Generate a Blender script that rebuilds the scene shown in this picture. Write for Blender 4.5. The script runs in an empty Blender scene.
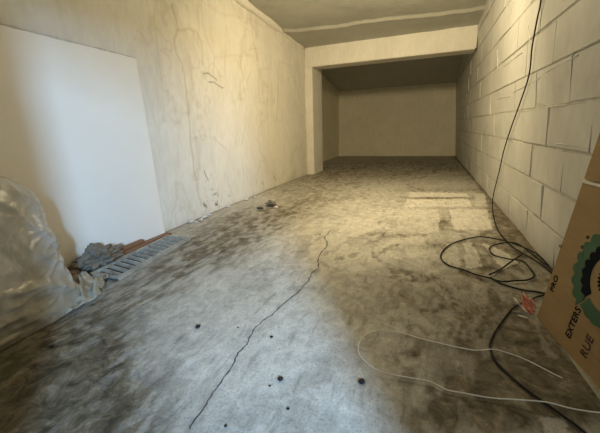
import bpy, bmesh, math, random
import numpy as np
from mathutils import Vector, Matrix, noise
random.seed(4)
S = 0.75                     # metres per survey unit: the lens stands S above the floor
SC = bpy.context.scene
COL = SC.collection
def W(x, y, z=-1.0): return Vector((S*x, S*y, S*(z+1.0)))

# ------------------------------------------------------------------ camera
F_PX = 311.207
RC = np.array([[0.92969847, -0.06972739, 0.36166122],
               [0.36677836, 0.26505468, -0.89175089],
               [-0.03368054, 0.96170895, 0.27199543]])
cam = bpy.data.cameras.new('camera'); cam.sensor_width = 36; cam.lens = 36*F_PX/600
cam.clip_start = 0.02
co = bpy.data.objects.new('camera', cam); COL.objects.link(co)
M4 = Matrix([list(RC[0])+[0], list(RC[1])+[0], list(RC[2])+[0], [0, 0, 0, 1]])
M4.translation = W(0, 0, 0)
co.matrix_world = M4
SC.camera = co

# ------------------------------------------------------------------ light
def sky_world():
    w = bpy.data.worlds.new('overcast_sky'); w.use_nodes = True; SC.world = w
    b = w.node_tree.nodes['Background']
    b.inputs[0].default_value = (0.55, 0.72, 1.0, 1); b.inputs[1].default_value = 0.45
sky_world()
def area(name, loc, target, sx, sy, watts, color, shape='RECTANGLE'):
    l = bpy.data.lights.new(name, 'AREA'); l.shape = shape; l.size = sx; l.size_y = sy
    l.energy = watts; l.color = color
    o = bpy.data.objects.new(name, l); COL.objects.link(o); o.location = loc
    o.rotation_euler = (Vector(target)-Vector(loc)).to_track_quat('-Z', 'Y').to_euler()
    return o
# daylight falling through the doorway behind the camera
area('doorway_daylight', W(2.0, -2.2, 1.05), W(-0.6, 1.3, -1), 0.17, 0.45, 190, (0.37, 0.635, 1.0))
# unseen ceiling lamp above and ahead of the camera, plus an added fill
area('ceiling_floodlight', W(-0.50, 3.2, 1.36), W(-0.75, 5.25, 0.25), 0.12, 0.12, 34, (1.0, 0.82, 0.50))
lp = bpy.data.lights.new('ceiling_fill', 'POINT'); lp.energy = 21.5; lp.color = (1.0, 0.82, 0.50); lp.shadow_soft_size = 0.06  # omni fill added at the lamp to brighten the near floor
lo = bpy.data.objects.new('ceiling_fill', lp); COL.objects.link(lo); lo.location = W(-0.52, 3.15, 1.36)
SC.view_settings.view_transform = 'Standard'; SC.view_settings.look = 'None'
SC.view_settings.gamma = 1; SC.view_settings.use_curve_mapping = False
SC.view_settings.exposure = 0.0

# ------------------------------------------------------------------ survey helpers (points of the photograph on a plane of the room)
def ray(px, py): return RC @ np.array([px-300.0, -(py-216.5), -F_PX])
def on_floor(px, py, z=-1.0):
    r = ray(px, py); r = r*(z/r[2]); return (r[0], r[1])
def on_left(px, py, X=-2.5):
    r = ray(px, py); r = r*(X/r[0]); return (r[1], r[2])
def wall_x(z): return 0.79-0.08*z
def on_right(px, py, off=0.0):
    r = ray(px, py); t = (0.79-off)/(r[0]+0.08*r[2]); r = r*t; return (r[0], r[1], r[2])
def to_px(P):
    q = P @ RC
    return 300+F_PX*q[..., 0]/-q[..., 2], 216.5-F_PX*q[..., 1]/-q[..., 2], -q[..., 2]

# ------------------------------------------------------------------ numpy noise
_rng = np.random.RandomState(7); _tab = _rng.rand(256, 256)
def vnoise(x, y):
    xi = np.floor(x).astype(int); yi = np.floor(y).astype(int)
    fx = x-xi; fy = y-yi; fx = fx*fx*(3-2*fx); fy = fy*fy*(3-2*fy)
    a = _tab[xi % 256, yi % 256]; b = _tab[(xi+1) % 256, yi % 256]
    c = _tab[xi % 256, (yi+1) % 256]; d = _tab[(xi+1) % 256, (yi+1) % 256]
    return (a*(1-fx)+b*fx)*(1-fy)+(c*(1-fx)+d*fx)*fy
def fbm(x, y, o=4, ox=0.0):
    s = 0; a = 0.5; t = 0
    for k in range(o):
        s = s+a*vnoise(x*2**k+17.3*k+ox, y*2**k+9.1*k+ox*1.7); t += a; a *= 0.55
    return s/t
def sstep(a, b, v):
    t = np.clip((v-a)/(b-a), 0, 1); return t*t*(3-2*t)
def seg_dist(x, y, pts):
    d = np.full(x.shape, 1e9)
    for (ax, ay), (bx, by) in zip(pts[:-1], pts[1:]):
        vx, vy = bx-ax, by-ay; L = vx*vx+vy*vy+1e-12
        t = np.clip(((x-ax)*vx+(y-ay)*vy)/L, 0, 1)
        d = np.minimum(d, np.hypot(x-ax-t*vx, y-ay-t*vy))
    return d
def in_poly(x, y, pts):
    r = np.zeros(x.shape, bool); n = len(pts)
    for i in range(n):
        (ax, ay), (bx, by) = pts[i], pts[(i+1) % n]
        c = ((ay > y) != (by > y)) & (x < (bx-ax)*(y-ay)/((by-ay) if by != ay else 1e-9)+ax)
        r ^= c
    return r

# ------------------------------------------------------------------ materials
class NT:
    def __init__(s, name):
        s.m = bpy.data.materials.new(name); s.m.use_nodes = True
        s.t = s.m.node_tree; s.b = s.t.nodes['Principled BSDF']
    def n(s, ty, **kw):
        nd = s.t.nodes.new(ty)
        for k, v in kw.items():
            if k in nd.inputs: nd.inputs[k].default_value = v
            else: setattr(nd, k, v)
        return nd
    def l(s, a, b): s.t.links.new(a, b)
    def noise(s, scale, detail=6, dist=0.0, rough=0.6, stretch=None):
        nd = s.n('ShaderNodeTexNoise', Scale=scale, Detail=detail, Distortion=dist, Roughness=rough)
        tc = s.n('ShaderNodeTexCoord')
        if stretch:
            mp = s.n('ShaderNodeMapping'); mp.inputs['Scale'].default_value = stretch
            s.l(tc.outputs['Object'], mp.inputs['Vector']); s.l(mp.outputs[0], nd.inputs['Vector'])
        else: s.l(tc.outputs['Object'], nd.inputs['Vector'])
        return nd.outputs['Fac']
    def ramp(s, src, stops):
        r = s.n('ShaderNodeValToRGB'); e = r.color_ramp.elements
        while len(e) < len(stops): e.new(0.5)
        for k, (p, c) in enumerate(stops):
            e[k].position = p; e[k].color = (c if len(c) == 4 else (*c, 1)) if not isinstance(c, float) else (c, c, c, 1)
        s.l(src, r.inputs[0]); return r.outputs[0]
    def mix(s, f, a, b, mode='MIX'):
        m = s.n('ShaderNodeMix', data_type='RGBA', blend_type=mode)
        for sock, v in ((m.inputs[0], f), (m.inputs[6], a), (m.inputs[7], b)):
            if isinstance(v, (int, float)): sock.default_value = v
            elif isinstance(v, tuple): sock.default_value = (*v, 1) if len(v) == 3 else v
            else: s.l(v, sock)
        return m.outputs[2]
    def math(s, op, a, b):
        m = s.n('ShaderNodeMath', operation=op)
        for sock, v in ((m.inputs[0], a), (m.inputs[1], b)):
            if isinstance(v, (int, float)): sock.default_value = v
            else: s.l(v, sock)
        return m.outputs[0]
    def attr(s, name): return s.n('ShaderNodeAttribute', attribute_name=name).outputs['Fac']
    def bump(s, h, strength=0.3, dist=0.01):
        b = s.n('ShaderNodeBump', Strength=strength, Distance=dist); s.l(h, b.inputs['Height'])
        s.l(b.outputs[0], s.b.inputs['Normal'])
    def set(s, **kw):
        for k, v in kw.items():
            k = k.replace('_', ' ')
            if isinstance(v, (int, float)): s.b.inputs[k].default_value = v
            elif isinstance(v, tuple): s.b.inputs[k].default_value = (*v, 1) if len(v) == 3 else v
            else: s.l(v, s.b.inputs[k])
        return s.m
def simple(name, c1, c2, scale=8, rough=0.6, bump=0.2, dist=0.004, stretch=None, **kw):
    t = NT(name); n = t.noise(scale, 6, 0.4, stretch=stretch)
    t.bump(n, bump, dist)
    return t.set(Base_Color=t.ramp(n, [(0.3, c1), (0.7, c2)]), Roughness=rough, **kw)

def m_floor():
    t = NT('worn_concrete')
    n1 = t.noise(2.6, 10, 0.6, 0.68); n2 = t.noise(17, 10, 0.7, 0.72); n3 = t.noise(95, 4, 0.3, 0.6)
    base = t.ramp(n1, [(0.30, (0.33, 0.325, 0.30)), (0.52, (0.47, 0.46, 0.43)), (0.70, (0.56, 0.55, 0.52))])
    base = t.mix(0.6, base, t.ramp(n2, [(0.36, (0.20, 0.19, 0.17)), (0.46, (0.42, 0.41, 0.38)), (0.53, (0.50, 0.49, 0.46)), (0.62, (0.72, 0.71, 0.68))]))
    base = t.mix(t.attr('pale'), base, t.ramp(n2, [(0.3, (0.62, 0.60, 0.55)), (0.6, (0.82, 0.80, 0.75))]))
    base = t.mix(1.0, base, (0.98, 0.95, 0.89), 'MULTIPLY')
    grit = t.noise(130, 6, 0.0, 0.75); scr = t.noise(30, 6, 0.3, 0.8, (1.0, 0.25, 1))
    base = t.mix(0.8, base, t.ramp(grit, [(0.34, (0.45, 0.44, 0.42)), (0.46, (0.93, 0.93, 0.92)), (0.6, (1.0, 1.0, 1.0))]), 'MULTIPLY')
    base = t.mix(0.6, base, t.ramp(scr, [(0.36, (0.45, 0.44, 0.41)), (0.47, (0.95, 0.95, 0.94)), (0.58, (1.0, 1.0, 1.0))]), 'MULTIPLY')
    base = t.mix(1.0, base, (1.12, 1.12, 1.12), 'MULTIPLY')
    d = t.attr('dirt_shade')
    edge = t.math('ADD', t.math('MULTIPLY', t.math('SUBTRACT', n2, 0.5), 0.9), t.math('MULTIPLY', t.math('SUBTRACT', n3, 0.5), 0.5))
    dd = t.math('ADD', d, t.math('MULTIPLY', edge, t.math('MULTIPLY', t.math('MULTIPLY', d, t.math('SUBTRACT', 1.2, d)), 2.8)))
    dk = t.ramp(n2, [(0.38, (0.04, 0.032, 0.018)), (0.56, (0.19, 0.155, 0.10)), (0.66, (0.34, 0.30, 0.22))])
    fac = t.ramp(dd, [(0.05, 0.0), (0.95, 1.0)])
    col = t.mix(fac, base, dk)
    col = t.mix(t.attr('green'), col, (0.05, 0.055, 0.03))
    col = t.mix(t.attr('line'), col, (0.03, 0.025, 0.02))
    r = t.math('ADD', 0.42, t.math('MULTIPLY', n2, 0.42))
    t.bump(t.math('ADD', n3, t.math('MULTIPLY', n2, 1.6)), 0.35, 0.004)
    return t.set(Base_Color=col, Roughness=r, Specular_IOR_Level=0.45)
def m_plaster(name, lo, hi, stain=(0.42, 0.33, 0.22), rough=0.75):
    t = NT(name); n1 = t.noise(1.6, 6, 0.8); n2 = t.noise(24, 6, 0.4, 0.65, (1, 1, 0.35)); n3 = t.noise(90, 3)
    c = t.ramp(n1, [(0.3, lo), (0.7, hi)])
    c = t.mix(0.18, c, t.ramp(n2, [(0.35, (0.5, 0.45, 0.36)), (0.6, (0.9, 0.88, 0.83))]), 'MULTIPLY')
    c = t.mix(t.attr('streak'), c, stain)
    c = t.mix(t.attr('line'), c, (0.10, 0.08, 0.06))
    t.bump(t.math('ADD', n2, t.math('MULTIPLY', n3, 0.4)), 0.3, 0.006)
    return t.set(Base_Color=c, Roughness=rough)
FLOOR = m_floor()
PLASTER = m_plaster('cream_plaster', (0.74, 0.705, 0.62), (0.83, 0.795, 0.71))
CEIL = m_plaster('grey_ceiling_paint', (0.43, 0.43, 0.38), (0.52, 0.52, 0.46))
BLOCK = m_plaster('painted_block', (0.49, 0.48, 0.44), (0.65, 0.64, 0.59), rough=0.55)
REAR = m_plaster('rear_plaster', (0.80, 0.75, 0.58), (0.88, 0.83, 0.65))
BOARD = simple('white_board_paint', (0.87, 0.82, 0.735), (0.90, 0.855, 0.77), 3, 0.6, 0.1)
EDGE = simple('board_edge', (0.45, 0.42, 0.36), (0.75, 0.72, 0.66), 20, 0.8)
MORTAR = simple('mortar', (0.34, 0.32, 0.27), (0.56, 0.54, 0.47), 12, 0.9)
SLAB = simple('pale_cement', (0.55, 0.53, 0.46), (0.80, 0.77, 0.69), 7, 0.7, 0.3)
CARD = simple('brown_cardboard', (0.27, 0.17, 0.065), (0.35, 0.225, 0.095), 5, 0.75, 0.12, stretch=(1, 1, 4))
CARDEDGE = simple('torn_cardboard_edge', (0.55, 0.45, 0.32), (0.78, 0.70, 0.56), 30, 0.8)
GREEN = simple('green_print', (0.02, 0.075, 0.03), (0.035, 0.11, 0.045), 20, 0.6)
BLACKP = simple('black_print', (0.006, 0.008, 0.012), (0.012, 0.014, 0.018), 20, 0.95, Specular_IOR_Level=0.1)
CABLE = simple('black_rubber', (0.006, 0.006, 0.006), (0.014, 0.013, 0.012), 20, 0.6, Specular_IOR_Level=0.25)
WHITEC = simple('white_sheath', (0.85, 0.83, 0.72), (0.92, 0.90, 0.80), 15, 0.4)
WOOD = simple('brown_timber', (0.16, 0.075, 0.035), (0.30, 0.15, 0.075), 9, 0.65, 0.3, stretch=(6, 0.8, 6))
METAL = simple('dusty_grey_metal', (0.24, 0.205, 0.16), (0.50, 0.45, 0.36), 14, 0.5, 0.2)
DARKM = simple('dark_gap', (0.03, 0.03, 0.028), (0.07, 0.07, 0.065), 14, 0.8)
RAG = simple('grey_rag', (0.12, 0.095, 0.065), (0.25, 0.21, 0.155), 22, 0.85, 0.5)
PEB = simple('black_grit', (0.008, 0.008, 0.008), (0.03, 0.03, 0.03), 30, 0.7)
PINK = simple('orange_red_wrapper', (0.92, 0.26, 0.12), (0.98, 0.55, 0.38), 40, 0.4, 0.4)
CREAMP = simple('cream_paper', (0.75, 0.65, 0.48), (0.9, 0.82, 0.66), 30, 0.5)
DUST = simple('dusty_strip', (0.22, 0.20, 0.14), (0.42, 0.38, 0.28), 16, 0.8, 0.4)
CORE = simple('tan_padding', (0.30, 0.25, 0.15), (0.40, 0.34, 0.22), 4, 0.8)
def m_film():
    t = NT('cloudy_plastic_film'); n = t.noise(7, 6, 1.2); n2 = t.noise(3, 3, 2.5, 0.5)
    t.bump(t.math('ADD', n2, t.math('MULTIPLY', n, 0.35)), 0.55, 0.03)
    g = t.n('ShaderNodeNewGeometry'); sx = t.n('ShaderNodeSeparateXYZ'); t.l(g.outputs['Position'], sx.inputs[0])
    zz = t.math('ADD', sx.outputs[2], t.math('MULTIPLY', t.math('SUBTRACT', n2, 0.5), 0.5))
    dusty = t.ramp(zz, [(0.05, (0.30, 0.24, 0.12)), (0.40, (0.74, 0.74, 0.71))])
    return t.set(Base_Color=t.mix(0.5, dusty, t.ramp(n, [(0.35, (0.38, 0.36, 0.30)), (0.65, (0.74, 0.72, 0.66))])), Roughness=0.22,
                 Alpha=0.80, Specular_IOR_Level=0.7)
FILM = m_film()

# ------------------------------------------------------------------ mesh helpers
def link(name, me, mat, parent=None):
    o = bpy.data.objects.new(name, me); COL.objects.link(o)
    for m in (mat if isinstance(mat, (list, tuple)) else [mat]): me.materials.append(m)
    if parent: o.parent = parent
    return o
def obj(name, bm, mat, parent=None, smooth=False, loc=None):
    if loc is not None:
        bmesh.ops.translate(bm, verts=bm.verts, vec=-Vector(loc))
    bmesh.ops.recalc_face_normals(bm, faces=bm.faces)
    me = bpy.data.meshes.new(name); bm.to_mesh(me); bm.free()
    if smooth:
        for p in me.polygons: p.use_smooth = True
    o = link(name, me, mat, parent)
    if loc is not None: o.location = loc
    return o
def thing(o, label, cat, group=None):
    o['label'] = label; o['category'] = cat
    if group: o['group'] = group
    return o
def struct(o): o['kind'] = 'structure'; return o
def empty(name, loc, label, cat, group=None):
    o = bpy.data.objects.new(name, None); COL.objects.link(o); o.location = loc
    o.empty_display_size = 0.05
    return thing(o, label, cat, group)
def hexa(bm, p):           # 8 points: bottom ring then top ring
    v = [bm.verts.new(q) for q in p]
    for f in ((0, 3, 2, 1), (4, 5, 6, 7), (0, 1, 5, 4), (1, 2, 6, 5), (2, 3, 7, 6), (3, 0, 4, 7)):
        bm.faces.new([v[i] for i in f])
    return v
def bx(bm, x0, x1, y0, y1, z0, z1):
    return hexa(bm, [W(x0, y0, z0), W(x1, y0, z0), W(x1, y1, z0), W(x0, y1, z0), W(x0, y0, z1), W(x1, y0, z1), W(x1, y1, z1), W(x0, y1, z1)])
def bevel(bm, w, seg=2):
    bmesh.ops.recalc_face_normals(bm, faces=bm.faces)
    bmesh.ops.bevel(bm, geom=list(bm.edges), offset=w, segments=seg, affect='EDGES', clamp_overlap=True)
def catmull(pts, n=8):
    P = [Vector(p) for p in pts]; P = [2*P[0]-P[1]]+P+[2*P[-1]-P[-2]]; out = []
    for i in range(1, len(P)-2):
        a, b, c, d = P[i-1:i+3]
        for k in range(n):
            t = k/n
            out.append(0.5*((2*b)+(c-a)*t+(2*a-5*b+4*c-d)*t*t+(3*b-a-3*c+d)*t**3))
    out.append(P[-2]); return out
def tube(bm, pts, r, seg=10):
    rings = []; n = len(pts)
    up = Vector((0, 0, 1)); prev = None
    for i in range(n):
        t = (pts[min(i+1, n-1)]-pts[max(i-1, 0)]).normalized()
        if prev is None:
            a = up if abs(t.z) < 0.9 else Vector((1, 0, 0)); u = t.cross(a).normalized()
        else: u = (prev-t*prev.dot(t)).normalized()
        prev = u; v = t.cross(u)
        rr = r[i] if isinstance(r, list) else r
        rings.append([bm.verts.new(pts[i]+(u*math.cos(a)+v*math.sin(a))*rr) for a in [2*math.pi*k/seg for k in range(seg)]])
    for A, B in zip(rings[:-1], rings[1:]):
        for k in range(seg): bm.faces.new((A[k], A[(k+1) % seg], B[(k+1) % seg], B[k]))
    bm.faces.new(rings[0][::-1]); bm.faces.new(rings[-1])
def grid_mesh(name, P, attrs, mat, parent=None, smooth=True):   # P: (ny, nx, 3) metres
    ny, nx, _ = P.shape; me = bpy.data.meshes.new(name)
    idx = np.arange(ny*nx).reshape(ny, nx)
    q = np.stack([idx[:-1, :-1], idx[:-1, 1:], idx[1:, 1:], idx[1:, :-1]], -1).reshape(-1, 4)
    me.vertices.add(ny*nx); me.vertices.foreach_set('co', P.reshape(-1).astype(np.float32))
    me.loops.add(q.size); me.loops.foreach_set('vertex_index', q.reshape(-1).astype(np.int32))
    me.polygons.add(len(q)); me.polygons.foreach_set('loop_start', (np.arange(len(q))*4).astype(np.int32))
    me.polygons.foreach_set('loop_total', np.full(len(q), 4, np.int32))
    me.update(calc_edges=True); me.validate()
    me.polygons.foreach_set('use_smooth', np.full(len(q), smooth))
    for k, v in attrs.items():
        a = me.attributes.new(k, 'FLOAT', 'POINT'); a.data.foreach_set('value', v.reshape(-1).astype(np.float32))
    return link(name, me, mat, parent)

# ------------------------------------------------------------------ STRUCTURE: floor
ys = [-0.35]
while ys[-1] < 11.2: ys.append(ys[-1]+max(0.009, 0.0075*ys[-1]))
xs = np.arange(-2.98, 0.96, 0.0092)
X, Y = np.meshgrid(xs, np.array(ys))
PX, PY, dep = to_px(np.stack([X, Y, -np.ones_like(X)], -1)); PX = np.where(dep > 0.05, PX, -999); PY = np.where(dep > 0.05, PY, 900)
def blob(cx, cy, rx, ry, s, rot=0.0, p=1.0):
    c, sn = math.cos(rot), math.sin(rot); dx, dy = PX-cx, PY-cy
    u = (dx*c+dy*sn)/rx; v = (-dx*sn+dy*c)/ry
    return s*np.exp(-(u*u+v*v)**p)
# streaks of dried dirt: anisotropic noise following the trowel and tyre direction
A1 = fbm(X*2.2+Y*0.4, Y*1.5, 5); A2 = fbm(X*6+1.5*A1*4, Y*3+A1*5, 4, 3.3); A3 = fbm(X*14, Y*5+3*A1, 4, 8.1)
SW = fbm(X*11+2*np.sin(Y*2.0+A1*5), Y*7+2*np.cos(X*2.3+A1*4), 5, 5.7)
dirt_shade = np.zeros_like(X)
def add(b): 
    global dirt_shade
    dirt_shade = dirt_shade+b
for b in [(20, 400, 150, 90, 1.0), (95, 430, 60, 60, 0.5), (40, 360, 90, 40, 0.35, -0.5), (140, 290, 80, 24, 0.42, -0.4),  # near-left blobs: real grime with the door-jamb shade painted in
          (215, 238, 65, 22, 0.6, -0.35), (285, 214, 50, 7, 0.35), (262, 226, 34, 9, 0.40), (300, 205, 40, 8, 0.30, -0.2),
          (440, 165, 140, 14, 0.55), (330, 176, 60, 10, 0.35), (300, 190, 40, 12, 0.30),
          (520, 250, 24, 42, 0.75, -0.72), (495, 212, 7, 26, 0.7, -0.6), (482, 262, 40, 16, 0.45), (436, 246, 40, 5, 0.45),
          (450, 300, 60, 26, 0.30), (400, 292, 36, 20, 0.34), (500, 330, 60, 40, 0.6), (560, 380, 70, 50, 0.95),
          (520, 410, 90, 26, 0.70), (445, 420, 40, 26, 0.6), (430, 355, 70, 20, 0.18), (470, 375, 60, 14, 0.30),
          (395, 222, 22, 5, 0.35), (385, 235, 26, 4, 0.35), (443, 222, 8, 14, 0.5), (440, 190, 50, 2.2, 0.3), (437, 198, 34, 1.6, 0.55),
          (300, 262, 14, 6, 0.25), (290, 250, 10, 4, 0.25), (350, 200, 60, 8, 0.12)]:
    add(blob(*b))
dirt_shade += 0.30*sstep(0.52, 0.72, A2)*np.clip(0.35+blob(470, 320, 150, 90, 1)+blob(200, 240, 90, 40, .7)+blob(420, 180, 120, 30, .6), 0, 1)
dirt_shade += 0.45*sstep(0.55, 0.70, SW)*np.clip(blob(450, 330, 140, 90, 1)+blob(400, 250, 90, 40, .7)+blob(60, 400, 120, 60, .5), 0, 1)
FN = fbm(X*26+A1*3, Y*11, 4, 13.3); dirt_shade *= 0.35+0.75*A3+0.65*sstep(0.38, 0.62, FN)
dirt_shade -= 0.20*blob(350, 250, 70, 38, 1)+0.25*blob(270, 370, 110, 80, 1)
dirt_shade += 0.55*np.exp(-((X-wall_x(-1))/0.05)**2)+0.45*np.exp(-((X+2.5)/0.05)**2)*(Y < 6.6)
# scattered specks
sp = vnoise(X*38, Y*38); dirt_shade += 0.8*sstep(0.93, 0.985, sp)*sstep(0.5, 0.62, fbm(X*3, Y*3, 2, 11))
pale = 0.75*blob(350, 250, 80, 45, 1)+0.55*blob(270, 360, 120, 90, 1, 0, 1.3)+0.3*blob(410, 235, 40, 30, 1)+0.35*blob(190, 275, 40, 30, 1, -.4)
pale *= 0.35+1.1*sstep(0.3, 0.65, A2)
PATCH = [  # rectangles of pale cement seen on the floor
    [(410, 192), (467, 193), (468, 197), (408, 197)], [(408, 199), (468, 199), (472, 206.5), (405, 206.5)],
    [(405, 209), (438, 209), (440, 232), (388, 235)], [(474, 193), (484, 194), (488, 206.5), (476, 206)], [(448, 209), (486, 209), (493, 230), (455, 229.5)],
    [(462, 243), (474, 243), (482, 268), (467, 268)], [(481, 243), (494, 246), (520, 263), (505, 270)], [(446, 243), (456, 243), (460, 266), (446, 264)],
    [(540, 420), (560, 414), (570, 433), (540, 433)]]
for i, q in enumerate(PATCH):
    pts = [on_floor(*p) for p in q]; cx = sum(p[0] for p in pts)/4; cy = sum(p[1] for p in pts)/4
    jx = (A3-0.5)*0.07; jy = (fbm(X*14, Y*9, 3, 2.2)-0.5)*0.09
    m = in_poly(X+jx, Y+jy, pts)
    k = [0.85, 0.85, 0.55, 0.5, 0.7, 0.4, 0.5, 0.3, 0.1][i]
    pale = np.where(m, np.maximum(pale, k*(0.5+0.8*A2)), pale); dirt_shade = np.where(m, dirt_shade*0.25, dirt_shade)
green = 0.75*blob(30, 370, 60, 26, 1, -0.5)+0.30*blob(110, 325, 30, 10, 1, -0.3)+0.25*blob(60, 410, 60, 20, 1)  # dark green, deepening the same near-left grime and painted jamb shade
green += 0.25*blob(575, 400, 50, 30, 1)
green *= sstep(0.35, 0.6, A2)
# cracks
def jag(pts, n=5, amp=0.014):
    out = []
    for (a, b) in zip(pts[:-1], pts[1:]):
        L = math.hypot(b[0]-a[0], b[1]-a[1])
        for k in range(n):
            t = k/n; w = amp*min(1, L*3) if k else 0
            out.append((a[0]+(b[0]-a[0])*t+random.uniform(-w, w), a[1]+(b[1]-a[1])*t+random.uniform(-w, w)))
    out.append(pts[-1]); return out
CR = [(331, 230), (325, 237), (327, 246), (321, 253), (318, 258), (319, 268), (312, 273), (308, 282), (297, 293), (286, 302), (275, 312), (256, 327), (250, 337), (247, 345), (238, 353),
      (233, 365), (222, 381), (213, 393), (205, 407), (195, 420), (186, 437)]
crack = jag([on_floor(*p) for p in CR])
crack2 = jag([on_floor(*p) for p in [(331, 232), (345, 233), (362, 236), (372, 242), (380, 248), (396, 250)]])
crack3 = jag([on_floor(*p) for p in [(348, 241), (340, 247), (332, 254)]])
w = 0.0018+0.0022*vnoise(X*9, Y*9)
dc = seg_dist(X, Y, crack); dc2 = np.minimum(seg_dist(X, Y, crack2), seg_dist(X, Y, crack3))
line = 0.30*np.exp(-(dc2/0.008)**2)+0.10*np.exp(-(dc/0.03)**2)*A2
H = 0.006*(A1-0.5)+0.003*(A2-0.5)+0.0035*dirt_shade*(A3-0.4)
floor = grid_mesh('floor', np.stack([X*S, Y*S, H], -1), dict(dirt_shade=np.clip(dirt_shade, 0, 1), pale=np.clip(pale, 0, 1), green=np.clip(green, 0, 1), line=np.clip(line, 0, 1)), FLOOR)
struct(floor)
def floor_h(x, y):
    j = np.clip(np.searchsorted(ys, y)-1, 0, len(ys)-2); i = int(np.clip((x-xs[0])/0.0092, 0, len(xs)-2))
    return float(H[j:j+2, i:i+2].max())
def ribbon(name, pts, wf):
    bm = bmesh.new(); prev = None; fine = []
    for (a, b) in zip(pts[:-1], pts[1:]):
        n = max(1, int(math.hypot(b[0]-a[0], b[1]-a[1])/0.012))
        fine += [(a[0]+(b[0]-a[0])*k/n, a[1]+(b[1]-a[1])*k/n) for k in range(n)]
    for k in range(1, len(fine)-1):
        a, b, p = fine[k-1], fine[k+1], fine[k]; dx, dy = b[0]-a[0], b[1]-a[1]; L = math.hypot(dx, dy)+1e-9
        w_ = wf(p)*random.uniform(.45, 1.35); z = (floor_h(*p)+0.0008)/S-1
        V = [bm.verts.new(W(p[0]-dy/L*w_, p[1]+dx/L*w_, z)), bm.verts.new(W(p[0]+dy/L*w_, p[1]-dx/L*w_, z))]
        if prev: bm.faces.new((prev[0], prev[1], V[1], V[0]))
        prev = V
    return obj(name, bm, simple('crack_shadow_dirt', (0.05, 0.045, 0.04), (0.12, 0.11, 0.10), 60, 0.95), floor)
ribbon('crack', crack, lambda p: 0.0021+0.0008*p[1])

# ------------------------------------------------------------------ STRUCTURE: left wall, with its crazed plaster
yv = np.arange(-0.35, 6.75, 0.0135); zv = np.arange(-1.04, 2.05, 0.0135)
Yw, Zw = np.meshgrid(yv, zv)
def wl(pts, n=4, amp=0.012): return jag([on_left(*p) for p in pts], n, amp)
streaks = [([(172, 5), (178, 28), (174, 42), (177, 55), (182, 64), (185, 85), (188, 110), (190, 140), (193, 165), (197, 190), (201, 205)], 0.012, 0.42),
           ([(178, 31), (188, 28), (197, 32), (202, 45), (202, 65)], 0.012, 0.30), ([(201, 0), (202, 25), (208, 42), (214, 55), (213, 75)], 0.010, 0.28),
           ([(154, 10), (157, 45), (162, 80)], 0.012, 0.18), ([(214, 57), (235, 55), (255, 56)], 0.010, 0.15),
           ([(250, 18), (252, 35), (255, 50), (257, 60)], 0.011, 0.38), ([(248, 50), (258, 48), (256, 58)], 0.008, 0.30), ([(240, 60), (242, 75), (246, 82), (252, 70)], 0.010, 0.20),
           ([(265, 60), (268, 80), (266, 110), (268, 140)], 0.010, 0.20), ([(278, 62), (277, 90), (276, 120)], 0.012, 0.30), ([(278, 62), (290, 66)], 0.010, 0.22),
           ([(192, 138), (205, 135), (214, 138)], 0.010, 0.15), ([(200, 0), (222, 14), (245, 18), (262, 26), (285, 34)], 0.014, 0.16),
           ([(214, 137), (221, 145), (226, 149)], 0.006, 0.55), ([(228, 185), (232, 196)], 0.006, 0.4), ([(245, 120), (240, 150), (243, 175)], 0.010, 0.12), ([(300, 60), (302, 110), (303, 160)], 0.015, 0.12)]
streak = np.zeros_like(Yw); relief = np.zeros_like(Yw)
B1 = fbm(Yw*2, Zw*2, 4, 1.1); B2 = fbm(Yw*9, Zw*4, 4, 6.1)
for pts, wd, s in streaks:
    d = seg_dist(Yw, Zw, wl(pts)); e = np.exp(-(d/wd)**2)
    streak += s*e; relief += 0.004*np.exp(-(d/(wd*2))**2)
ridged = 1-np.abs(2*fbm(Yw*1.7+B1, Zw*0.9+B1*2, 3, 9.4)-1); streak += 0.22*sstep(0.93, 0.995, ridged)*(Yw > 2.3)
streak += 0.10*sstep(0.5, 0.7, B2)*(Yw > 2.3)
streak += 0.30*np.exp(-((Zw+1)/0.05)**2)*B2
linew = np.zeros_like(Yw)
for pts in ([(203, 74), (208, 73), (212, 76), (217, 80)], [(209, 82), (214, 82), (219, 86), (223, 88)], [(204, 171), (206, 176), (208, 180)]):
    linew += 0.8*np.exp(-(seg_dist(Yw, Zw, wl(pts, 3, 0.008))/0.007)**2)
pk = fbm(Yw*28, Zw*28, 2, 4)
for cx, cy, r in ((207, 176, .06), (212, 193, .09), (217, 203, .09), (230, 198, .06), (275, 177, .07), (205, 205, .07), (262, 185, .06)):
    y0, z0 = on_left(cx, cy); linew += 0.8*np.exp(-(np.hypot(Yw-y0, Zw-z0)/r)**2)*sstep(0.60, 0.72, pk)
XW = -2.5+0.05*sstep(4.8, 6.6, Yw)+0.012*(B1-0.5)+relief
leftw = grid_mesh('wall_left', np.stack([XW*S, Yw*S, (Zw+1)*S], -1), dict(streak=np.clip(streak, 0, 0.8), line=np.clip(linew, 0, 1)), PLASTER)
struct(leftw)
# cove fillet between wall and ceiling
bm = bmesh.new()
def ceil_z(y): return 1.60+0.055*(6.6-y)
pts = [W(-2.49, y, ceil_z(y)-0.015) for y in np.linspace(-0.3, 6.58, 60)]
pts = [p+Vector((0, 0, 0.012*(noise.noise(Vector((0, p.y*2, 0)))))) for p in pts]
tube(bm, pts, [0.045*(1 + 0.35*noise.noise(Vector((3, p.y*3, 0)))) for p in pts], 14)
c = obj('trim_1', bm, PLASTER, smooth=True); struct(c)

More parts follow.
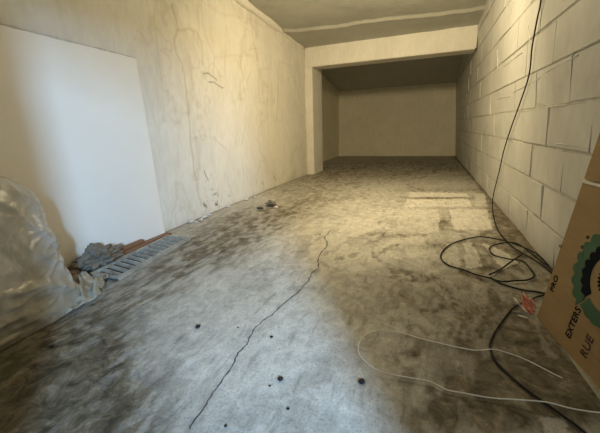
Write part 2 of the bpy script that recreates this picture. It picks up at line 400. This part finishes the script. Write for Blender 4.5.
# ------------------------------------------------------------------ STRUCTURE: block wall on the right
bm = bmesh.new()
zj = [-1.01]+[0.09+0.275*k for k in range(-3, 7)]
g = 0.006
for k in range(len(zj)-1):
    z0, z1 = zj[k]+g, zj[k+1]-g
    off = 2.12 if (k % 2 == 1) else 2.455
    y = off-0.67*5
    while y < 11.2:
        a, b = max(y+g*0.4, -0.35), min(y+0.67-g*0.4, 11.15); y += 0.67
        if b-a < 0.03: continue
        o1, o2 = random.uniform(-.005, .005), random.uniform(-.005, .005)
        p = []
        for (zz, dd) in ((z0, o1), (z1, o2)):
            xf = wall_x(zz)+dd+random.uniform(-.003, .003); j = [random.uniform(-.005, .005) for _ in range(4)]
            p += [W(xf, a+j[0], zz+j[1]), W(xf+0.12, a, zz), W(xf+0.12, b, zz), W(xf+random.uniform(-.003, .003), b+j[2], zz+j[3])]
        hexa(bm, p)
bmesh.ops.recalc_face_normals(bm, faces=bm.faces)
bmesh.ops.bevel(bm, geom=list(bm.edges), offset=0.004, segments=2, affect='EDGES')
rw = obj('wall_right', bm, BLOCK); struct(rw)
bm = bmesh.new()
P = [W(wall_x(-1.02)+.007, -.35, -1.02), W(wall_x(-1.02)+.11, -.35, -1.02), W(wall_x(-1.02)+.11, 11.15, -1.02), W(wall_x(-1.02)+.007, 11.15, -1.02),
     W(wall_x(2.2)+.007, -.35, 2.2), W(wall_x(2.2)+.11, -.35, 2.2), W(wall_x(2.2)+.11, 11.15, 2.2), W(wall_x(2.2)+.007, 11.15, 2.2)]
hexa(bm, P); obj('mortar_bed', bm, MORTAR, rw)
# ragged smears of mortar standing proud of some joints
bm = bmesh.new()
for (a, b) in [((555, 143), (590, 148)), ((513, 92), (540, 78)), ((546, 72), (578, 55)), ((504, 66), (522, 52)), ((531, 50), (528, 25)), ((497, 50), (498, 70)), ((497, 99), (510, 96)), ((520, 112), (568, 104))]:
    A, B = on_right(*a, 0.004), on_right(*b, 0.004)
    pts = [W(*(A[i]+(B[i]-A[i])*t for i in range(3))) + Vector((0, 0, random.uniform(-.003, .003))) for t in np.linspace(0, 1, 14)]
    tube(bm, pts, [random.uniform(.0010, .0030) for _ in pts], 6)
obj('mortar_smear', bm, SLAB, rw, smooth=True)

# ------------------------------------------------------------------ STRUCTURE: pilaster, beam, ceilings, rear room, front wall
bm = bmesh.new(); bx(bm, -2.62, -2.295, 6.6, 7.25, -1.02, 1.7); bevel(bm, 0.008); struct(obj('trim_2', bm, PLASTER))
bm = bmesh.new(); bx(bm, -2.95, -2.62, 6.72, 7.25, -1.02, 1.95); struct(obj('trim_3', bm, REAR))
bm = bmesh.new(); bx(bm, -2.44, wall_x(1.4)-0.004, 6.58, 6.98, 1.205, 1.72); bevel(bm, 0.01); struct(obj('trim_4', bm, PLASTER))   # the beam
yv = np.linspace(-0.35, 7.0, 330); xv = np.linspace(-2.55, 0.78, 170); Xc, Yc = np.meshgrid(xv, yv)
Zc = 1.60+0.055*(6.6-Yc)
def on_ceil(px, py):
    r = ray(px, py); t = (1.60+0.055*6.6)/(r[2]+0.055*r[1]); return (r[0]*t, r[1]*t)
lipy = [on_ceil(*p) for p in [(268, 29), (302, 29), (330, 26), (352, 23), (362, 21), (400, 17), (440, 13), (486, 6)]]
lipy = jag(lipy, 4, 0.02); dl = seg_dist(Xc, Yc, lipy)
stepy = np.interp(Xc, [p[0] for p in sorted(lipy)], [p[1] for p in sorted(lipy)])
C1 = fbm(Xc*3, Yc*3, 4, 2); Zc = Zc+0.015*(C1-.5)-0.035*sstep(-0.03, 0.02, Yc-stepy)-0.012*np.exp(-(dl/0.02)**2)
cs = 0.25*np.exp(-((Xc+2.45)/.10)**2)*C1+0.35*np.exp(-(dl/.012)**2)
l2 = seg_dist(Xc, Yc, [on_ceil(*p) for p in [(362, 2), (372, 12), (374, 19)]]); cs += 0.3*np.exp(-(l2/.02)**2)
struct(grid_mesh('ceiling', np.stack([Xc*S, Yc*S, (Zc+1)*S], -1), dict(streak=cs, line=0*cs), CEIL))
bm = bmesh.new()   # sloping soffit of the rear bay
def rz(y): return 1.18+0.153*(11.07-y)
hexa(bm, [W(-2.99, 6.9, rz(6.9)), W(0.80, 6.9, rz(6.9)), W(0.80, 11.12, rz(11.12)), W(-2.99, 11.12, rz(11.12)),
          W(-2.99, 6.9, rz(6.9)+.1), W(0.80, 6.9, rz(6.9)+.1), W(0.80, 11.12, rz(11.12)+.1), W(-2.99, 11.12, rz(11.12)+.1)])
struct(obj('trim_5', bm, CEIL))
bm = bmesh.new(); bx(bm, -3.0, 0.98, 11.07, 11.2, -1.02, 1.3); struct(obj('wall_back', bm, REAR))
bm = bmesh.new(); bx(bm, -3.02, -2.9, 7.2, 11.1, -1.02, 2.0); struct(obj('wall_rear_left', bm, REAR))
bm = bmesh.new()   # front wall with the doorway the picture is taken from
DX0, DX1, DZ, DY = -0.30, 0.84, 0.86, -0.33
bx(bm, -2.55, DX0, DY-.15, DY, -1.02, 2.05); bx(bm, DX0, DX1, DY-.15, DY, DZ, 2.05); bx(bm, DX1, 0.98, DY-.15, DY, -1.02, 2.05)
struct(obj('wall_front', bm, PLASTER))

# ------------------------------------------------------------------ THINGS
# white board leaning flat on the left wall
b = empty('wall_board', W(-2.46, 1.2, -1), 'large white board standing against the left wall, its top edge slanting across', 'board')
bm = bmesh.new(); p = []
def lb(x, y, z): return W(x, y, z)
hexa(bm, [lb(-2.472, -.3, -1), lb(-2.455, -.3, -1), lb(-2.455, 2.322, -1), lb(-2.472, 2.322, -1),
          lb(-2.482, -.3, 0.70), lb(-2.467, -.3, 0.70), lb(-2.467, 2.322, 0.652), lb(-2.482, 2.322, 0.652)])
bevel(bm, 0.002); o = obj('panel', bm, BOARD, b); o.matrix_parent_inverse = Matrix.Translation(-b.location)
bm = bmesh.new()
pts = [W(-2.474+random.uniform(-.002, .002), y, 0.70-(y+.3)/2.622*0.048+0.004+random.uniform(-.002, .002)) for y in np.linspace(-.28, 2.318, 60)]
tube(bm, pts, [random.uniform(.0035, .0065) for _ in pts], 6); o = obj('chipped_edge', bm, EDGE, b, smooth=True); o.matrix_parent_inverse = Matrix.Translation(-b.location)

def fix(o, par): o.parent = par; o.matrix_parent_inverse = Matrix.Translation(-par.location); return o

# wrapped bundle at lower left
def bundle(scale, name, mat, par, wr):
    me = bmesh.new(); nu, nv = 200, 110; rows = []
    for j in range(nv+1):
        t = j/nv
        if t < 0.74: zz = -1+0.005+0.655*(t/0.74); sh = 0
        else:
            a = (t-0.74)/0.26*math.pi/2; zz = -0.34+0.235*math.sin(a); sh = 1-math.cos(a)
        f = (zz+1)/0.8
        x1 = -1.86-0.22*f**1.3; x0 = -2.455; y1 = 1.13-0.03*f; y0 = -0.22
        cx, cy = (x0+x1)/2, (y0+y1)/2; hx, hy = (x1-x0)/2+0.0, (y1-y0)/2
        k = 1-sh*0.985; row = []
        for i in range(nu):
            a = 2*math.pi*i/nu; c, s_ = math.cos(a), math.sin(a); e = 0.42
            ux = math.copysign(abs(c)**e, c)*hx*scale*k; uy = math.copysign(abs(s_)**e, s_)*hy*scale*k
            x, y = cx+ux, cy+uy; z = -1+(zz+1)*scale
            q = Vector((x, y, z))
            if wr:
                n1 = noise.noise(q*3.1+Vector((5, 0, 0))); fold = 1-abs(noise.noise(Vector((q.x*1.5+3, q.y*3.2+q.z*2.4, q.z*2.0-q.y*1.6))))*2
                f2 = 1-abs(noise.noise(q*5.5+Vector((0, 9, 2))))*2
                f3 = 1-abs(noise.noise(Vector((q.x*9, q.y*7+q.z*5, q.z*13-q.y*6))))*2
                d = 0.040*n1+0.022*max(0, fold)**6+0.012*max(0, f2)**4+0.010*max(0, f3)**3
                dirv = Vector((c, s_, 0.5*sh)).normalized(); edgef = min(1, (t*6+0.15))
                q = q+dirv*d*edgef
                q.x = max(q.x, -2.455)
            row.append(me.verts.new(W(*q)))
        rows.append(row)
    for A, B in zip(rows[:-1], rows[1:]):
        for i in range(nu): me.faces.new((A[i], A[(i+1) % nu], B[(i+1) % nu], B[i]))
    me.faces.new(rows[-1]); me.faces.new(rows[0][::-1])
    return fix(obj(name, me, mat, None, smooth=True), par)
wb = empty('wrapped_bundle', W(-2.15, 0.5, -1), 'bulky bundle wrapped in cloudy crinkled plastic film by the left wall', 'bundle')
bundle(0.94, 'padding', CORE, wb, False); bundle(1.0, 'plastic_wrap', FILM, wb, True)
def sheet(name, x0, x1, y0, y1, zf, mat, nx=60, ny=60, par=None, mask=None):
    bm = bmesh.new(); V = {}
    for i in range(nx+1):
        for j in range(ny+1):
            u, v = i/nx, j/ny; x, y = x0+(x1-x0)*u, y0+(y1-y0)*v
            V[i, j] = bm.verts.new(W(x, y, zf(x, y, u, v)))
    for i in range(nx):
        for j in range(ny):
            if mask and not mask((i+.5)/nx, (j+.5)/ny): continue
            bm.faces.new((V[i, j], V[i+1, j], V[i+1, j+1], V[i, j+1]))
    for v in [v for v in bm.verts if not v.link_faces]: bm.verts.remove(v)
    o = obj(name, bm, mat, None, smooth=True)
    md = o.modifiers.new('thick', 'SOLIDIFY'); md.thickness = 0.0012; md.offset = 0
    return fix(o, par) if par else o
def zf(x, y, u, v):
    r = 1-abs(noise.noise(Vector((x*7, y*7, 1))))*2; r2 = abs(noise.noise(Vector((x*16, y*12, 4))))
    e = min(1, 4*min(u+.1, 1-u, v+.1, 1-v)+.12)
    return -0.985+(0.10*max(0, r)**3+0.05*r2)*e*(1-0.5*v)
sheet('loose_film', -2.25, -1.86, 0.95, 1.42, zf, FILM, par=wb, mask=lambda u, v: u+v*0.9+0.08*noise.noise(Vector((u*6, v*6, 0))) < 1.35)
# rolled hem of film along the foot of the bundle
bm = bmesh.new()
pts = [on_floor(*p) for p in [(-60, 380), (-20, 362), (0, 352), (20, 340), (40, 328), (58, 317), (72, 309), (84, 303)]]
pts = catmull([W(p[0], p[1], -0.968+0.01*random.random()) for p in pts], 6)
tube(bm, pts, [0.014+0.010*abs(noise.noise(p*9)) for p in pts], 8); fix(obj('film_hem', bm, FILM, None, smooth=True), wb)

# planks, slatted grate, rag
def plank(p0, p1, wid, h, z0, name, label, mat=WOOD):
    A, B = Vector(W(*p0, z0)), Vector(W(*p1, z0)); d = (B-A).normalized(); n = Vector((-d.y, d.x, 0))*wid*S; u = Vector((0, 0, h*S))
    bm = bmesh.new(); hexa(bm, [A, A-n, B-n, B, A+u, A-n+u, B-n+u, B+u]); bevel(bm, 0.002)
    return thing(obj(name, bm, mat, None, loc=A), label, 'plank', )
plank((-2.355, 1.66), (-2.345, 2.30), -0.07, 0.024, -0.998, 'wooden_plank', 'long brown plank lying flat on the floor along the left wall')
plank((-2.385, 1.66), (-2.385, 2.00), -0.045, 0.028, -0.973, 'wooden_plank', 'shorter paler brown plank resting on top of the long one at the wall')

g0 = empty('slatted_grate', W(-2.1, 1.8, -1), 'flat grey slatted grate lying on the floor beside the brown planks', 'grate')
GA, GB = Vector((-1.97, 1.38, 0)), Vector((-2.06, 2.24, 0)); gd = (GB-GA).normalized(); gn = Vector((-gd.y, gd.x, 0)); GL = (GB-GA).length; GW = 0.25
def gp(a, b, z): q = GA+gd*a+gn*b; return W(q.x, q.y, z)
bm = bmesh.new()
hexa(bm, [gp(0, 0, -.999), gp(GL, 0, -.999), gp(GL, GW, -.999), gp(0, GW, -.999), gp(0, 0, -.985), gp(GL, 0, -.985), gp(GL, GW, -.985), gp(0, GW, -.985)])
fix(obj('tray', bm, DARKM), g0)
bm = bmesh.new()
for (b0, b1) in ((-.006, .012), (GW-.012, GW+.006)):
    hexa(bm, [gp(0, b0, -.998), gp(GL, b0, -.998), gp(GL, b1, -.998), gp(0, b1, -.998), gp(0, b0, -.966), gp(GL, b0, -.966), gp(GL, b1, -.966), gp(0, b1, -.966)])
for a0 in (0, GL-.015):
    hexa(bm, [gp(a0, 0, -.998), gp(a0+.015, 0, -.998), gp(a0+.015, GW, -.998), gp(a0, GW, -.998), gp(a0, 0, -.967), gp(a0+.015, 0, -.967), gp(a0+.015, GW, -.967), gp(a0, GW, -.967)])
fix(obj('frame', bm, METAL), g0)
bm = bmesh.new(); n = 13
for k in range(n):
    a = 0.03+(GL-0.11)*k/(n-1); sk = 0.05
    hexa(bm, [gp(a, .01, -.986), gp(a+.020, .01, -.986), gp(a+.020+sk, GW-.01, -.986), gp(a+sk, GW-.01, -.986),
              gp(a+.004, .01, -.962), gp(a+.016, .01, -.962), gp(a+.016+sk, GW-.01, -.962), gp(a+.004+sk, GW-.01, -.962)])
fix(obj('slats', bm, METAL), g0)

def crumple(name, c, rx, ry, rz_, mat, label, cat, seed=0, sub=5, amp=0.35, rot=0):
    bm = bmesh.new(); bmesh.ops.create_icosphere(bm, subdivisions=sub, radius=1)
    for v in bm.verts:
        p = v.co.copy(); o = Vector((seed*3.1, seed*1.7, seed))
        f = abs(noise.noise(p*1.8+o))*2; f2 = abs(noise.noise(p*4.5+o))*2
        r = 1-amp*0.8+amp*(1.2*f+0.7*f2)
        v.co = Vector((p.x*rx*r, p.y*ry*r, max(-rz_*0.8, p.z*rz_*r)))*S
    bmesh.ops.rotate(bm, verts=bm.verts, cent=(0, 0, 0), matrix=Matrix.Rotation(rot, 3, 'Z'))
    mz = min(v.co.z for v in bm.verts)
    for v in bm.verts: v.co.z -= mz
    o = obj(name, bm, mat, None, smooth=True); o.location = W(c[0], c[1], c[2] if len(c) > 2 else -0.997)
    return thing(o, label, cat)
crumple('crumpled_rag', (-2.32, 1.50, -0.975), 0.080, 0.15, 0.075, RAG, 'crumpled dark grey rag heaped between the wrapped bundle and the planks', 'rag', 2, 5, 0.42)
crumple('wood_scrap', (-2.33, 1.315, -0.985), 0.03, 0.035, 0.03, simple('pinkish_wood', (0.4, 0.25, 0.2), (0.6, 0.42, 0.36), 20), 'small pinkish scrap showing between the rag and the plastic bundle', 'scrap', 4, 3, 0.3)

# cardboard boxes on the right
A0 = Vector((0.598, 1.77, 0)); e1 = Vector((0.16, -0.985, 0)).normalized(); nrm = Vector((0.985, 0.16, 0)).normalized()
LEAN = 0.105
def box_frame(z_base, shift=0.0):        # matrix: local x along the face towards the door, y into the wall, z up the lean
    up = (Vector((0, 0, 1))*math.cos(LEAN)+nrm*math.sin(LEAN)).normalized(); inn = up.cross(e1).normalized()
    if inn.dot(nrm) < 0: inn = -inn
    return up, inn
up, inn = box_frame(0)
def cardboard_box(o2, hgt, label, length=0.50, dep=0.035):
    par = empty('cardboard_box', W(*(o2+Vector((0, 0, 0)))), label, 'box')
    def q(a, b, c): v = o2+e1*a+inn*b+up*c; return W(v.x, v.y, v.z)
    bm = bmesh.new()
    hexa(bm, [q(0, 0, 0), q(length, 0, 0), q(length, dep, 0), q(0, dep, 0), q(0, 0, hgt), q(length, 0, hgt), q(length, dep, hgt), q(0, dep, hgt)]); bevel(bm, 0.004)
    fix(obj('carton', bm, CARD), par)
    return par, q
low, ql = cardboard_box(Vector((A0.x, A0.y, -0.998)), 0.732, 'lower brown cardboard box with green ring print, leaning on the block wall')
upo = Vector((A0.x, A0.y, -0.998))+up*0.737
uph, qu = cardboard_box(upo, 0.45, 'upper plain brown cardboard box standing on the printed one at right edge', .30, .03)
bm = bmesh.new()
def strip(bm, q, a0, a1, c0, c1, b0=-.006, b1=.003):
    hexa(bm, [q(a0, b0, c0), q(a1, b0, c0), q(a1, b1, c0), q(a0, b1, c0), q(a0, b0, c1), q(a1, b0, c1), q(a1, b1, c1), q(a0, b1, c1)])
strip(bm, ql, -.004, .50, .722, .734); fix(obj('flap_edge', bm, CARDEDGE), low)
for (a, c) in ((.092, .075), (.105, .12), (.11, .20)):
    bm = bmesh.new(); strip(bm, qu, a, a+.014, c, c+.026, -.002, .002); fix(obj('printed_mark', bm, BLACKP), uph)
def ring(name, par, mat, r0, r1, a0, a1, jagd=0.0, n=60, b=-.0025, cen=(.345, .39)):
    bm = bmesh.new(); pv = None
    for k in range(n+1):
        a = math.radians(a0+(a1-a0)*k/n); j = 1+jagd*(abs(math.sin(a*11))-.5)
        ro, ri = r1*j, r0
        P = [ql(cen[0]+r*math.cos(a), bb, cen[1]+r*math.sin(a)) for r in (ri, ro) for bb in (b, .001)]
        V = [bm.verts.new(x) for x in P]
        if pv:
            for (i, j2) in ((0, 2), (2, 3), (3, 1), (1, 0)): bm.faces.new((pv[i], pv[j2], V[j2], V[i]))
        else: bm.faces.new((V[0], V[1], V[3], V[2]))
        pv = V
    bm.faces.new((pv[0], pv[2], pv[3], pv[1]))
    return fix(obj(name, bm, mat), par)
ring('green_ring', low, GREEN, .150, .205, 60, 235, 0.10); ring('green_ring', low, GREEN, .125, .185, 238, 400, 0.03)
ring('black_ring', low, BLACKP, .105, .148, 95, 232, 0.12, b=-.003); ring('black_ring', low, BLACKP, .0, .055, 100, 300, 0.3, b=-.003)
def text(body, par, q, a, c, size, rot, mat, name='print', shx=1.0):
    cu = bpy.data.curves.new(name, 'FONT'); cu.body = body; cu.size = 1; cu.extrude = 0.01; cu.offset = 0.004
    to = bpy.data.objects.new(name, cu); COL.objects.link(to)
    bpy.context.view_layer.update()
    me = bpy.data.meshes.new_from_object(to.evaluated_get(bpy.context.evaluated_depsgraph_get())); bpy.data.objects.remove(to)
    cr, sr = math.cos(rot), math.sin(rot)
    for v in me.vertices:
        x, y, z = v.co; x *= size*shx; y *= size; u, w_ = x*cr-y*sr, x*sr+y*cr
        v.co = q(a+u, -0.0015-(0.001 if z > 0 else -0.001), c+w_)
    return fix(link(name, me, mat), par)
text('PRO', low, ql, .062, .185, .045, math.radians(90), BLACKP, 'printed_word')
text('EXTERS', low, ql, .262, .065, .050, math.radians(90), BLACKP, 'printed_word', .9)
text('RUE', low, ql, .375, .055, .055, math.radians(90), simple('dark_red_print', (.05, .02, .015), (.08, .03, .02), 20), 'printed_word')
text('D', low, ql, .010, .40, .022, math.radians(90), BLACKP, 'printed_word'); 
for (a, c) in ((.16, .50), (.15, .45), (.17, .42)): text('o', low, ql, a, c, .03, 1.57, BLACKP, 'printed_word')

# dusty strip bending round the foot of the boxes
bm = bmesh.new(); ctr = catmull([W(*on_floor(*p), -0.997) for p in [(512, 313), (526, 314), (541, 321), (556, 335), (570, 352), (581, 368), (592, 383), (606, 402)]], 8)
prev = None
for i, p in enumerate(ctr):
    t = (ctr[min(i+1, len(ctr)-1)]-ctr[max(i-1, 0)]).normalized(); n = Vector((t.y, -t.x, 0)); wd = 0.014+0.003*noise.noise(p*12); wd *= min(1, .3+i/12)
    hz = 0.006+0.003*noise.noise(p*20)
    V = [bm.verts.new(p+n*wd), bm.verts.new(p+n*wd*.5+Vector((0, 0, hz))), bm.verts.new(p-n*wd*.5+Vector((0, 0, hz))), bm.verts.new(p-n*wd)]
    if prev:
        for k in range(3): bm.faces.new((prev[k], prev[k+1], V[k+1], V[k]))
        bm.faces.new((prev[3], prev[0], V[0], V[3]))
    else: bm.faces.new(V)
    prev = V
bm.faces.new(prev[::-1])
thing(obj('dusty_strip', bm, DUST, None, smooth=False), 'pale dusty strip curving over the floor round the foot of the boxes', 'strip')

# cables
def fl(p, z=-0.990): x, y = on_floor(*p); return W(x, y, z)
hang = [on_right(*p, 0.022) for p in [(545, -45), (541, 0), (537, 20), (532, 48), (529, 75), (520, 103), (511, 128), (504, 150), (499, 172), (494, 192)]]
P = [W(*h) for h in hang]
P += [W(*on_right(492.5, 203, 0.035))]
P += [fl(p, z) for p, z in [((493, 216), -.985), ((497, 230), -.985), ((503, 240), -.975), ((512, 250), -.972), ((522, 257), -.97), ((533, 263), -.975), ((545, 269), -.985), ((553, 276), -.99)]]
bm = bmesh.new(); tube(bm, catmull(P, 8), 0.0042, 8)
thing(obj('black_cable', bm, CABLE, None, smooth=True), 'black cable hanging down the right block wall to the floor', 'cable')
loop = [((556, 278), -.985), ((547, 267), -.98), ((538, 259), -.97), ((528, 251), -.985), ((515, 246), -.985), ((503, 242), -.985), ((490, 239), -.988), ((478, 238), -.988), ((465, 240.5), -.988), ((452, 245), -.988), ((443, 252), -.988),
        ((441, 260), -.988), ((449, 267), -.988), ((462, 271), -.988), ((475, 276), -.988), ((489, 280), -.985), ((502, 283), -.99), ((514, 283.5), -.98), ((527, 282), -.985), ((534, 278), -.985), ((531, 272), -.985),
        ((521, 266), -.96), ((508, 262), -.975), ((494, 257), -.985), ((489, 251), -.985), ((493, 247), -.985), ((503, 247), -.965), ((515, 249), -.95), ((527, 257), -.95), ((536, 264), -.955), ((549, 272), -.97), ((560, 282), -.985)]
bm = bmesh.new(); tube(bm, catmull([fl(*a) for a in loop], 6), 0.0040, 8)
thing(obj('black_cable', bm, CABLE, None, smooth=True), 'black cable lying in wide overlapping loops on the floor below the hanging one', 'cable')
bm = bmesh.new(); tube(bm, catmull([fl(*a) for a in [((489, 278), -.975), ((500, 271), -.988), ((512, 265), -.965), ((521, 260), -.955)]], 6), 0.004, 8)
thing(obj('cable_offcut', bm, CABLE, None, smooth=True), 'short dark cable piece crossing inside the black cable loops', 'cable')
bm = bmesh.new(); tube(bm, catmull([fl(*a) for a in [((490, 279), -.988), ((500, 285), -.988), ((512, 289), -.988), ((524, 292), -.988), ((538, 294), -.988), ((552, 297), -.99)]], 6), 0.0046, 8)
thing(obj('black_cable', bm, CABLE, None, smooth=True), 'black cable running straight from the loops to under the boxes, above the orange wrapper', 'cable')
P = [fl(a, -.988) for a in [(548, 296), (536, 299), (527, 303), (514, 309), (506, 318), (498, 329), (491, 342), (490, 351), (495, 363), (507, 376), (523, 390), (542, 404), (560, 417), (580, 432), (596, 446)]]
bm = bmesh.new(); tube(bm, catmull(P, 6), 0.0036, 8)
thing(obj('black_cable', bm, CABLE, None, smooth=True), 'black cable bending from the orange wrapper to the bottom right corner', 'cable')
P = [fl(a, z) for a, z in [((620, 419), -.975), ((597, 417.5), -.978), ((570, 414), -.975), ((545, 410), -.965), ((515, 405), -.975), ((490, 401), -.985), ((462, 396), -.985), ((447, 393), -.985), ((437, 388), -.985), ((428, 384), -.985), ((412, 381), -.985), ((395, 378), -.985),
     ((378, 374), -.98), ((366, 366), -.98), ((359, 357), -.98), ((359, 347), -.98), ((365, 338), -.98), ((376, 334), -.98), ((388, 333), -.985), ((404, 335), -.99), ((420, 340), -.99), ((440, 345), -.99), ((458, 349), -.99), ((475, 353), -.985), ((492, 356), -.965), ((508, 358), -.975), ((524, 363), -.98), ((538, 370), -.98), ((553, 377), -.985), ((562, 380), -.99)]]
bm = bmesh.new(); tube(bm, catmull(P, 6), 0.0018, 8)
thing(obj('white_wire', bm, WHITEC, None, smooth=True), 'thin off-white wire looping across the lower right floor', 'wire')

# orange wrapper with its cream slip
wr = empty('orange_wrapper', W(0.56, 1.83, -1), 'small crumpled orange-red wrapper lying at the far foot of the lower box', 'wrapper')
def leafp(x, y, dx, dy, dz, w_, mat, name):
    bm = bmesh.new(); n = 10; A = Vector((x, y, -.99)); D = Vector((dx, dy, dz)); sd = Vector((1, .25, 0)).normalized()
    rows = []
    for i in range(n+1):
        t = i/n; c = A+D*t; ww = w_*(.25+math.sin(math.pi*min(1, t*.8+.15)))*.6
        rows.append([bm.verts.new(W(*(c+sd*ww*s+Vector((0, .012*math.cos(s*3+t*9), .006*abs(s)))))) for s in (-1, -.5, 0, .5, 1)])
    for a, b_ in zip(rows[:-1], rows[1:]):
        for k in range(4): bm.faces.new((a[k], a[k+1], b_[k+1], b_[k]))
    o = obj(name, bm, mat); md = o.modifiers.new('t', 'SOLIDIFY'); md.thickness = .002; return fix(o, wr)
leafp(.575, 1.79, -.035, .05, .085, .026, PINK, 'foil'); leafp(.590, 1.80, -.01, .03, .065, .018, PINK, 'foil'); leafp(.56, 1.80, -.05, .04, .045, .010, CREAMP, 'paper_edge')
bm = bmesh.new(); a, b_ = on_floor(517, 317), on_floor(527, 320)
tube(bm, [W(a[0]+(b_[0]-a[0])*t, a[1]+(b_[1]-a[1])*t, -.988) for t in (0, .3, .6, 1)], [.002, .004, .004, .002], 6); fix(obj('paper_slip', bm, CREAMP), wr)

# debris in mid floor by the left wall
crumple('debris_lump', (*on_floor(271, 206), -.995), .055, .045, .032, RAG, 'dark crumpled scrap on the mid floor off the left wall', 'debris', 7, 4, .6)
crumple('debris_lump', (*on_floor(260, 209), -.995), .04, .02, .010, DARKM, 'flat dark flake just left of the crumpled mid floor scrap', 'debris', 9, 3, .5)
crumple('debris_chip', (*on_floor(276, 208.5), -.995), .028, .015, .012, CREAMP, 'small pale chip touching the crumpled mid floor scrap', 'debris', 3, 3, .5)
# black grit on the daylit floor
for px, py, r, lab in [(198, 327.5, 3.2, 'black grit lump left of the long floor crack, farthest from the bottom edge'), (271.5, 337.5, 2.0, 'small black grit lump right of the crack, nearest the middle of the pale floor'),
                       (280.5, 380, 3.4, 'oval black grit lump in the middle of the pale daylit floor'), (361.5, 382.5, 3.8, 'largest black grit lump, beside the bend of the white wire'),
                       (270, 386.5, 1.4, 'tiny dark speck just left of the oval grit lump'), (288, 409.5, 1.8, 'small dark speck below the oval grit lump'),
                       (226, 426.5, 1.6, 'tiny dark speck near the bottom edge right of the crack'), (238, 328, 1.2, 'tiny flat speck between the crack and the left grit lump'),
                       (52, 347, 2.0, 'small grit lump on the dark floor in front of the plastic bundle'), (320, 235, 1.2, 'tiny dark speck at the far end of the floor crack')]:
    x, y = on_floor(px, py); d = math.sqrt(x*x+y*y+1); rr = 0.62*r*d/F_PX
    crumple('grit_lump', (x, y, -.998), rr*1.05, rr*1.1, rr*.5, PEB, lab, 'grit', int(px) % 11, 3, .35, rot=px)

# crumbs of fallen plaster where the left wall is peeling
for k in range(9):
    y = 2.7+1.4*random.random()**1.4; x = -2.5+random.uniform(.045, .12)
    o = crumple('plaster_crumb', (x, y, -.997), random.uniform(.012, .040), random.uniform(.015, .05), random.uniform(.008, .020), EDGE, 'whitish crumb of fallen plaster at the foot of the peeling left wall', 'crumb', k, 2, .4)
    o['group'] = 'plaster crumbs along the foot of the left wall'
